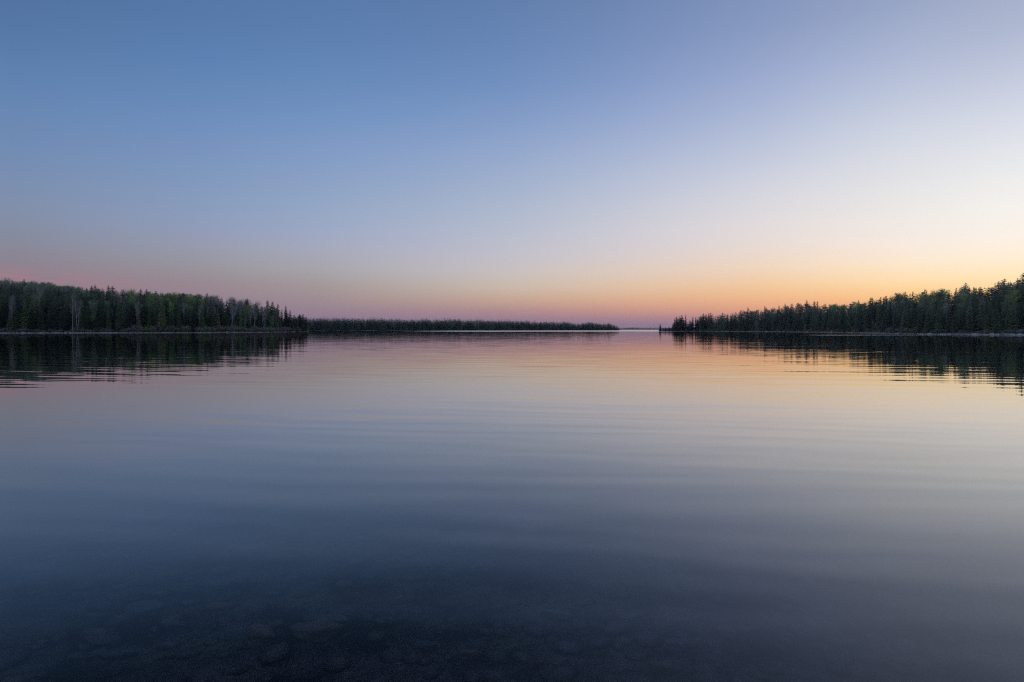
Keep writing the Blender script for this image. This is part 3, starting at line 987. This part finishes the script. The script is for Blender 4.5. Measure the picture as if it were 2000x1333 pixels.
# the open point of the right shore, left to right
tip = [
    (1289.5, 3, 632.5, 'single small spruce at the very end of the right point', 1.3, 0),
    (1299.5, 4, 639, 'tiny round spruce beside the single spruce on the right point', 1.7, 2),
    (1307, 4, 637.5, 'low bushy spruce left of the loose clump on the right point', 1.7, 5),
    (1317.5, 5, 623.5, 'slim spruce at the left edge of the loose clump on the right point', .8, 6),
    (1321, 5, 620, 'broad spruce in the left half of the loose clump on the right point', 1.05, 0),
    (1327.5, 6, 618.5, 'thin tall spruce left of the darkest spruce in the point clump', .75, 6),
    (1332, 5, 616.5, 'tallest and darkest spruce in the middle of the loose point clump', 1.05, 4),
    (1336, 7, 626, 'half-height spruce leaning on the right of the tallest point spruce', 1.0, 1),
    (1339, 6, 616.5, 'very slender spruce with a tufted top at the clump right edge', .65, 6),
    (1341.8, 5, 630, 'little pole-like spruce standing in the gap of the right point', .7, 3),
    (1347.5, 6, 625, 'squat spruce on the right side of the gap in the point', 1.25, 2),
    (1315, 7, 630, 'low spruce filling the left foot of the point clump', 1.2, 2), (1324.5, 7, 623, 'medium spruce between the broad and the thin tall one', 1.1, 2), (1329.5, 8, 622, 'dark spruce hiding behind the tallest point spruce', 1.1, 0),
    (1343.5, 8, 634, 'tiny spruce at the right foot of the point clump', 1.3, 5), (1362, 8, 623, 'medium spruce joining the slender pair to the forest', 1.1, 2),
    (1353, 6, 617, 'slender spruce with clear trunk just right of the gap', .75, 6),
    (1358.5, 6, 618, 'slender spruce with tufted top next to the solid right forest', .75, 3),
    (1351, 5, 627, 'dense low spruce at the foot of the two slender ones', 1.3, 0),
    (1367.5, 6, 616.5, 'first full spruce where the solid right forest begins', 1.2, 2),
    (1373.5, 7, 611, 'tall pointed spruce near the start of the solid right forest', 1.0, 1)]
for u, s, top, lb, w, v in tip:
    solo('spruce', 'spruce_tree', RIGHT, u, s, top - (2.5 if 1316 < u < 1345 else 0), lb, 'spruce', DK, w * (1.2 if w < 1 else 1.3), v)
# spruces that stand clear of the right skyline
stand = [
    (1379, 20, 612, 'pointed spruce breaking the low skyline just past the point', .9, 1), (1384, 24, 610, 'narrow twin spruce top beside the first skyline spires', .8, 3),
    (1388, 24, 610.5, 'second narrow twin spruce top on the low right skyline', .8, 6),
    (1411, 26, 609.5, 'lone small spire over the green dip of the right skyline', .9, 0),
    (1447.5, 36, 604.5, 'round-topped pine-like spruce left of the tallest low spire', 1.3, 4), (1460, 40, 599.5, 'spruce with knobbly top above the greyish slope', 1.1, 4),
    (1493.5, 48, 596.5, 'dark thin spire above the middle of the right ridge start', .75, 3), (1521, 50, 595.5, 'small spire with forked look on the right ridge', .8, 3),
    (1533, 52, 592, 'slim spire left of the tallest mid-ridge spruce', .8, 6), (1546, 54, 591.5, 'blunt spruce just left of the tallest mid-ridge spruce', 1.1, 5),
    (1575, 58, 584.5, 'tallest mid-ridge spruce standing clear against the orange sky', .85, 1), (1590, 58, 586.5, 'dense spruce right of the tallest mid-ridge spruce', 1.0, 0),
    (1596, 59, 587, 'narrow spruce paired with the dense mid-ridge spruce', .7, 3),
    (1676, 60, 584.5, 'isolated spire above the pale green ridge trees', .7, 1), (1700, 60, 578.5, 'first of the two close spires right of the green ridge', .85, 0),
    (1703.5, 60, 579.5, 'second of the two close spires right of the green ridge', .8, 3), (1719.5, 60, 578, 'spire midway between close pair and broad dark spruce', .7, 6),
    (1730, 60, 576.5, 'broad dark spruce with a fine tip above the right slope', 1.0, 2), (1767, 60, 567.5, 'slim spire standing over the ridge before the round-topped pine', .8, 1),
    (1782, 60, 567.5, 'small spire left of the round-topped pine', .75, 6), (1805, 60, 563.5, 'round-topped pine-like spruce on the right skyline', 1.5, 4),
    (1867, 60, 560.5, 'short blunt spruce left of the tallest right spire', .7, 4), (1884.5, 60, 550.5, 'tall sharp spruce standing highest before the right rise', 1.1, 2),
    (1901, 60, 558.5, 'small sharp spire just past the tall sharp spruce', .9, 1), (1913, 60, 558.5, 'dense blunt spruce before the rise of the right skyline', 1.0, 5),
    (1949, 62, 547, 'slender spruce top before the round clump near the right edge', .8, 3), (1960, 62, 542.5, 'thick round-topped pine-like spruce near the right edge', 1.5, 4),
    (1968, 62, 549.5, 'narrow spire right of the thick round-topped spruce', .7, 6), (1986, 64, 541.5, 'spruce with layered boughs left of the highest corner tree', .9, 0),
    (1996.5, 60, 531, 'highest spruce with open layered boughs at the right edge', 1.1, 5)]
for u, s, top, lb, w, v in stand:
    if s > interp(RIGHT['ridge'], u): s = interp(RIGHT['ridge'], u)
    solo('spruce', 'spruce_tree', RIGHT, u, s, top, lb, 'spruce', DK, w * 1.25, v)
# left skyline and tip
for u, s, top, lb, w, v in [
    (48.5, 70, 544, 'dark bushy spruce poking above the pale left hilltop', 1.0, 0), (180, 70, 556, 'first sharp spire on the left skyline after the pale hilltop', .9, 1),
    (187, 72, 554.5, 'second sharp spire on the left skyline after the pale hilltop', .9, 0), (213, 70, 556, 'sharp spire in the middle of the left skyline', .9, 1),
    (221, 70, 557.5, 'bushier spire beside the middle one on the left skyline', 1.1, 5), (276, 60, 562.5, 'spire over the fresh green trees of the left skyline', .9, 0), (287, 60, 563.5, 'broad spire right of the one over the fresh green trees', 1.0, 2),
    (305, 58, 566, 'fine spire left of the green birches on the left skyline', .8, 1), (359, 54, 570.5, 'small cluster-topped spruce behind the green birches', 1.1, 4),
    (405, 50, 570.5, 'lone dark spire above the grey bare birches', .8, 3), (483, 34, 581, 'spire just right of the grey bare birches', .95, 1),
    (523, 22, 585, 'tall rough spruce on the falling left skyline', .9, 5), (532.5, 20, 587, 'second tall rough spruce on the falling left skyline', .9, 0),
    (543, 16, 592, 'short spruce on the steep end of the left skyline', .9, 3), (558.5, 12, 595.5, 'slender spruce standing clear near the left point', .8, 1),
    (567, 9, 604.5, 'last full-height spruce before the dip of the left point', .9, 3), (574, 8, 615, 'smaller spruce on the edge of the dip of the left point', .9, 0),
    (585.5, 6, 612.5, 'broad dark spruce making the left half of the end clump', 1.3, 2), (592, 6, 612.5, 'broad dark spruce making the right half of the end clump', 1.25, 5),
    (598.5, 5, 619, 'small pointed spruce at the very end of the left point', .9, 1), (580, 5, 621, 'short spruce left of the end clump on the left point', 1.0, 0)]:
    solo('spruce', 'spruce_tree', LEFT, u, s, top, lb, 'spruce', DK, w * 1.25, v)
# pale birches and green trees that catch the eye
for u, s, top, lb, v, w in [
    (453.5, 2.8, 600, 'bare birch with bright white trunk in front of dark spruces, left shore', 0, .95), (497, 2.8, 600, 'white-trunked birch with round brownish crown near the left point', 1, .8),
    (516, 3.2, 602, 'many-branched bare grey birch right of the white-trunked pair', 3, .9), (152, 3.2, 588, 'tall pale forked birch in front of spruces at far left', 3, .75),
    (142, 3.5, 575, 'tall thin bare birch left of the forked one', 2, .6), (78, 14, 566, 'leaning bare birch with brownish crown on the left hill', 1, .8),
    (24, 3.2, 580, 'thin pale dead-looking birch at far left near the edge', 2, .5), (390, 5, 597, 'bare grey birch behind the shrubs left of the white trunk', 2, .9),
    (360, 6, 600, 'bare grey-brown birch over the middle of the shrub band', 0, .8), (268, 4, 595, 'pale-crowned small birch where the shrub band begins', 1, .7)]:
    solo('bare', 'birch_tree', LEFT, u, s, top, lb, 'birch', (.36, .32, .25) if v != 1 else (.38, .34, .22), w, v)
for sh, u, s, top, lb, w in [
    (RIGHT, 1882, 36, 574, 'brightest small yellow-green tree on the right slope', .75), (RIGHT, 1980, 26, 569, 'bright green tree near the right edge between dark spruces', .8),
    (RIGHT, 1797, 44, 574, 'light green tree below the round-topped pine', .8), (RIGHT, 1819, 44, 569, 'taller light green tree right of the round-topped pine', .8),
    (RIGHT, 1842, 50, 567, 'green crown on the ridge between pine and sharp spruce', 1.1),
    (LEFT, 258, 40, 567, 'fresh green birch below the left skyline spires', .8), (LEFT, 335, 22, 592, 'fresh green birch among the spruces above the shrub band', .8),
    (LEFT, 484, 10, 596, 'small fresh green tree between the two white birch trunks', .8), (LEFT, 375, 38, 578, 'yellow-green tree at the edge of the grey bare birches', .9)]:
    solo('leafy', 'broadleaf_tree', sh, u, s, top, lb, 'tree', (.44, .54, .15), w)
# dead trees leaning over the right shore
for u, s, h, an, lb in [(1668, 5, 7.5, .62, 'grey dead trunk leaning left over the right shore'), (1722, 5, 5.5, .75, 'grey dead trunk leaning low beside the shore bushes'), (1690, 4, 4.5, -.5, 'short dead trunk leaning right, right shore')]:
    x, y = place(RIGHT, u, s); z = ground(RIGHT, u, s)
    b = TB(); r = random.Random(int(u))
    b.tube([(0, 0, -.2), (0, 0, h * .35), (.1, 0, h * .7), (.05, .1, h)], [.13, .11, .08, .03], 6)
    for k in range(7):
        q = (0.05, 0, h * (.3 + .09 * k)); b.tube(limb_path(r, q, r.uniform(0, 6.28), 1.2, r.uniform(.5, 1.1), 2, 0), [.03, .02, .008], 3)
    o = obj('dead_tree', mesh_np('dead_tree', *b.arr(), M['dead_wood'])); o.location = (x, y, z); o.rotation_euler = (0, -an, 0)
    tag(o, lb, 'dead tree')

# ---- shore shrubs
SHR = []
for i in range(5):
    s_, c_ = shrub_shape(400 + i, leafy=(.15, .35, .6, .2, .5)[i])
    SHR.append((mesh_np('stems', *s_, M['twigs']), mesh_np('foliage', *c_, M['leaves'])))


def shrub(sh, u, s, h, w, color, label, group=None, v=None):
    x, y = place(sh, u, s); z = ground(sh, u, s)
    st, fo = SHR[v if v is not None else rng.randrange(5)]
    root = bpy.data.objects.new('shrub', None); COL.objects.link(root)
    root.location = (x, y, z - .05); root.scale = (h * w, h * w, h); root.rotation_euler = (0, 0, rng.uniform(0, 6.28))
    tag(root, label, 'shrub', group)
    obj('stems', st, root, (.30, .25, .21)); obj('foliage', fo, root, color)
    TO_NAME.append((root, u, 'l' if sh is LEFT else 'r', label))


GB = [(.38, .30, .25), (.33, .28, .24), (.40, .32, .23), (.35, .31, .20)]
r5 = random.Random(77)
u = 262.0
while u < 604:
    h = r5.uniform(1.9, 3.3) * (1 if u < 560 else .8)
    green = r5.random() < .2
    shrub(LEFT, u, r5.uniform(1.8, 3.2), h, r5.uniform(.9, 1.3), (.32, .40, .13) if green else r5.choice(GB),
          'green leafing shrub in the shore band' if green else 'grey-brown bare shrub in the shore band',
          'green shrubs of the left shore band' if green else 'bare willow shrubs of the left shore band', v=2 if green else None)
    u += r5.uniform(4.5, 9)
u = 2.0
while u < 262:
    shrub(LEFT, u, r5.uniform(1.6, 2.6), r5.uniform(.9, 2.0), r5.uniform(.9, 1.4), r5.choice(GB), 'small brown bush below the spruces', 'small brown bushes at the foot of the far-left spruces')
    u += r5.uniform(7, 15)
u = 1362.0
while u < 2010:
    D = interp(RIGHT['dist'], u)
    big = 1735 < u < 1800
    shrub(RIGHT, u, r5.uniform(1.8, 3), r5.uniform(1.8, 2.6) if big else r5.uniform(.8, 1.7), r5.uniform(.9, 1.5), r5.choice([(.34, .31, .28), (.28, .27, .22), (.29, .31, .18)]),
          'large grey-brown shore bush' if big else 'low greyish shore bush', 'large bushes clumped over the right shore' if big else 'low bushes along the right shore')
    u += r5.uniform(1.6, 4) * F / D
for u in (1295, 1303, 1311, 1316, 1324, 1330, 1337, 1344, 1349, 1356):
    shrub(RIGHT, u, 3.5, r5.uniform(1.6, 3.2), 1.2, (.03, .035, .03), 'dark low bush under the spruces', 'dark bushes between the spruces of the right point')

# ---- stones and driftwood along the two near shores
RK = []
for i in range(5):
    me = mesh_np('shore_rock', *rock_shape(500 + i, 3, .32, .85), M['stone']); RK.append(me)


def rock(name, x, y, z, sx, sy, sz, rot, color, label, cat, group=None, v=None, tilt=0):
    o = obj(name, RK[v if v is not None else rng.randrange(5)], None, color)
    o.location = (x, y, z); o.scale = (sx, sy, sz); o.rotation_euler = (tilt, tilt * .5, rot)
    return tag(o, label, cat, group)


for u, w, h, lb in [(1497, .8, .45, 'small pale rock at the water edge under the right ridge start'), (1576, .9, .6, 'pale rock left of the bright boulder on the right shore'), (1624, 1.1, .75, 'bright pale boulder at the water edge below the leaning dead trunk'),
                    (1700, .8, .5, 'light grey rock under the shore bush clump'), (1757, .9, .5, 'flat pale rock left of the driftwood on the right shore'), (1816, .9, .6, 'pale boulder before the dark cove of the right shore'),
                    (1904, 1.0, .6, 'broad pale rock right of the white driftwood'), (1938, 1.1, .7, 'left of two pale boulders near the right edge'), (1952, 1.0, .55, 'right of two pale boulders near the right edge'),
                    (1990, .9, .5, 'small pale rock at the right edge of the view')]:
    x, y = place(RIGHT, u, .5)
    rock('shore_rock', x, y, .12, w * .6, w * .5, h * .6, rng.uniform(0, 6), (.54, .50, .48), lb, 'rock')
for u, w, lb in [(44, .8, 'pale rock on the gravel at far left under the thin birch'), (109, .7, 'light stone on the gravel left of the forked birch'), (128, .9, 'brown slab-like rock below the forked birch'), (214, .7, 'small pale rock on the gravel midway to the shrub band'),
                 (318, .8, 'pale rock below the start of the shrub band'), (443, 1.0, 'pale rock on the gravel left of the white birch trunk'), (457, 1.1, 'largest pale rock on the gravel under the white birch'), (556, .9, 'pale stone on the gravel towards the left point')]:
    x, y = place(LEFT, u, .9)
    rock('shore_rock', x, y, .2, w * .7, w * .55, w * .38, rng.uniform(0, 6), (.52, .46, .40), lb, 'rock')
for sh, u, L, lb in [(RIGHT, 1874, 5.0, 'whitish driftwood log at the water edge of the right shore'), (RIGHT, 1893, 3.6, 'grey driftwood log lying across stones, right shore'), (RIGHT, 1966, 4.2, 'pale driftwood log near the right edge'),
                     (LEFT, 28, 4.5, 'pale driftwood log on the gravel at far left'), (LEFT, 83, 4.0, 'bleached log on the gravel left of the brown bank'), (LEFT, 273, 3.4, 'bleached log at the start of the shrub band'), (LEFT, 470, 3.8, 'bleached log between the two white birch trunks')]:
    x, y = place(sh, u, .8); b = TB(); r = random.Random(int(u))
    b.tube([(-L / 2, 0, 0), (-L / 6, .1, .05), (L / 5, -.1, .1), (L / 2, .1, .02)], [.2, .17, .13, .05], 7)
    for k in range(3): b.tube(limb_path(r, (r.uniform(-L / 3, L / 3), 0, .1), r.uniform(0, 6.28), .9, .7, 2, .1), [.05, .03, .015], 4)
    o = obj('driftwood_log', mesh_np('driftwood_log', *b.arr(), M['dead_wood'])); o.location = (x, y, .33); o.rotation_euler = (0, 0, r.uniform(-.25, .25))
    tag(o, lb, 'log')


def pebble_band(sh, n, label, seed, u0, u1):
    r = random.Random(seed); V0, T0 = rock_shape(600, 1); Vs, Ts, k = [], [], 0
    for _ in range(n):
        u = r.uniform(u0, u1); s = r.uniform(-.4, 1.8); x, y = place(sh, u, s); a = r.uniform(.08, .34)
        V = V0 * np.array((a * r.uniform(.8, 1.4), a, a * .6), np.float32) + np.array((x, y, ground(sh, u, s)), np.float32)
        Vs.append(V); Ts.append(T0 + k); k += len(V0)
    o = obj('shore_gravel', mesh_np('shore_gravel', np.concatenate(Vs), np.concatenate(Ts), M['stone']), None, (.50, .42, .34))
    tag(o, label, kind='stuff')


pebble_band(LEFT, 1500, 'pale stones and gravel along the left waterline', 8, -100, 600)
pebble_band(RIGHT, 1300, 'pale stones and gravel along the right waterline', 9, 1400, 2100)

# ---- stones lying on the bed of the near shallows
def under(px, py, depth_guess=.35):
    """point of the bed seen at a place of the frame, through the refracting surface"""
    g = (py - HZ) / F; d = H0 / g
    th = math.atan2(d, H0); tr = math.asin(math.sin(th) / 1.33)
    y = d
    for _ in range(6): y = d + math.tan(tr) * max(.02, -bed_z(0, y))
    s = y / d
    return (px - 1000) / F * d * s, y


BR, GY = (.115, .072, .058), (.082, .078, .078)
stones = [
    (190, 1262, 95, 'long dark stone slab lying furthest left in the shallows', .3, (.08, .06, .052)), (230, 1285, 60, 'small stone right below the long left slab', .3, GY),
    (505, 1252, 62, 'reddish-brown stone left of the dark hollow in the shallows', .35, (.16, .09, .07)), (615, 1243, 85, 'big stone with the dark hollow under its front, centre left', .35, (.14, .088, .068)), (632, 1222, 90, 'broad flat stone just behind the big hollowed one', .22, GY),
    (755, 1222, 50, 'pale rounded stone right of the broad flat one', .4, GY), (838, 1270, 55, 'rounded grey stone near the bottom, left of centre', .5, GY), (918, 1286, 44, 'medium round stone right of the rounded grey one', .45, BR),
    (1052, 1310, 40, 'small round stone at the bottom right of centre', .5, BR), (1096, 1310, 38, 'twin of the small round stone, just right of it', .45, GY), (1115, 1278, 60, 'flat stone above the twin small stones', .3, GY),
    (1175, 1270, 42, 'greyish stone right of the flat stone', .4, GY), (1090, 1213, 60, 'low stone further out, right of centre', .3, GY), (1240, 1215, 60, 'large dim stone further out to the right', .3, GY),
    (430, 1125, 44, 'small far stone with a dark rim, left of centre', .35, GY), (672, 1150, 40, 'far dark-rimmed stone near the middle', .35, BR), (785, 1112, 44, 'oval far stone in the middle distance of the shallows', .35, GY), (842, 1113, 50, 'oval far stone just right of the other oval', .35, GY),
    (550, 1045, 60, 'farthest visible flat stone, a faint pale patch left of centre', .25, GY), (275, 1195, 70, 'faint stone between the long left slab and the middle ones', .25, GY), (430, 1190, 60, 'low dark stone above the reddish-brown one', .25, BR),
    (335, 1230, 55, 'dim low stone between left slab and reddish stone', .3, GY), (1330, 1275, 60, 'dim stone at lower right of centre', .35, GY), (1300, 1316, 54, 'bottom-edge stone right of the twin stones', .4, BR),
    (1145, 1188, 44, 'small dim stone above the greyish one', .35, GY), (980, 1245, 34, 'tiny pale stone in the bottom centre gap', .4, BR)]
for k, (px, py, w, lb, fl, colr) in enumerate(stones):
    x, y = under(px, py); z = bed_z(x, y)
    a = w / F * math.hypot(y, H0) * .55
    rock('submerged_stone', x, y, z + a * fl * .25, a, a * (.5 + .09 * ((k * 5) % 4)), a * fl * 1.25 + .03, math.radians((k * 37) % 70 - 25), tuple(v * 1.0 for v in colr), lb + ', under water', 'stone', v=k % 5, tilt=.12)


def bed_gravel():
    r = random.Random(99); V0, T0 = rock_shape(610, 1); Vs, Ts, k = [], [], 0
    for _ in range(9000):
        y = 2.0 + 8 * r.random() ** 1.3; x = r.uniform(-1, 1) * (y * .95 + 1.5); a = .008 + .085 * r.random() ** 6
        th = r.uniform(0, 3.14); ca, sa = math.cos(th), math.sin(th)
        V = V0 * np.array((a * r.uniform(.9, 1.6), a, a * .5), np.float32)
        V = np.stack([V[:, 0] * ca - V[:, 1] * sa + x, V[:, 0] * sa + V[:, 1] * ca + y, V[:, 2] + bed_z(x, y) + a * .15], 1)
        Vs.append(V); Ts.append(T0 + k); k += len(V0)
    o = obj('gravel', mesh_np('gravel', np.concatenate(Vs), np.concatenate(Ts), M['stone']), None, (.075, .06, .054))
    tag(o, 'loose gravel scattered over the bed of the near shallows', kind='stuff')


bed_gravel()

name_them()
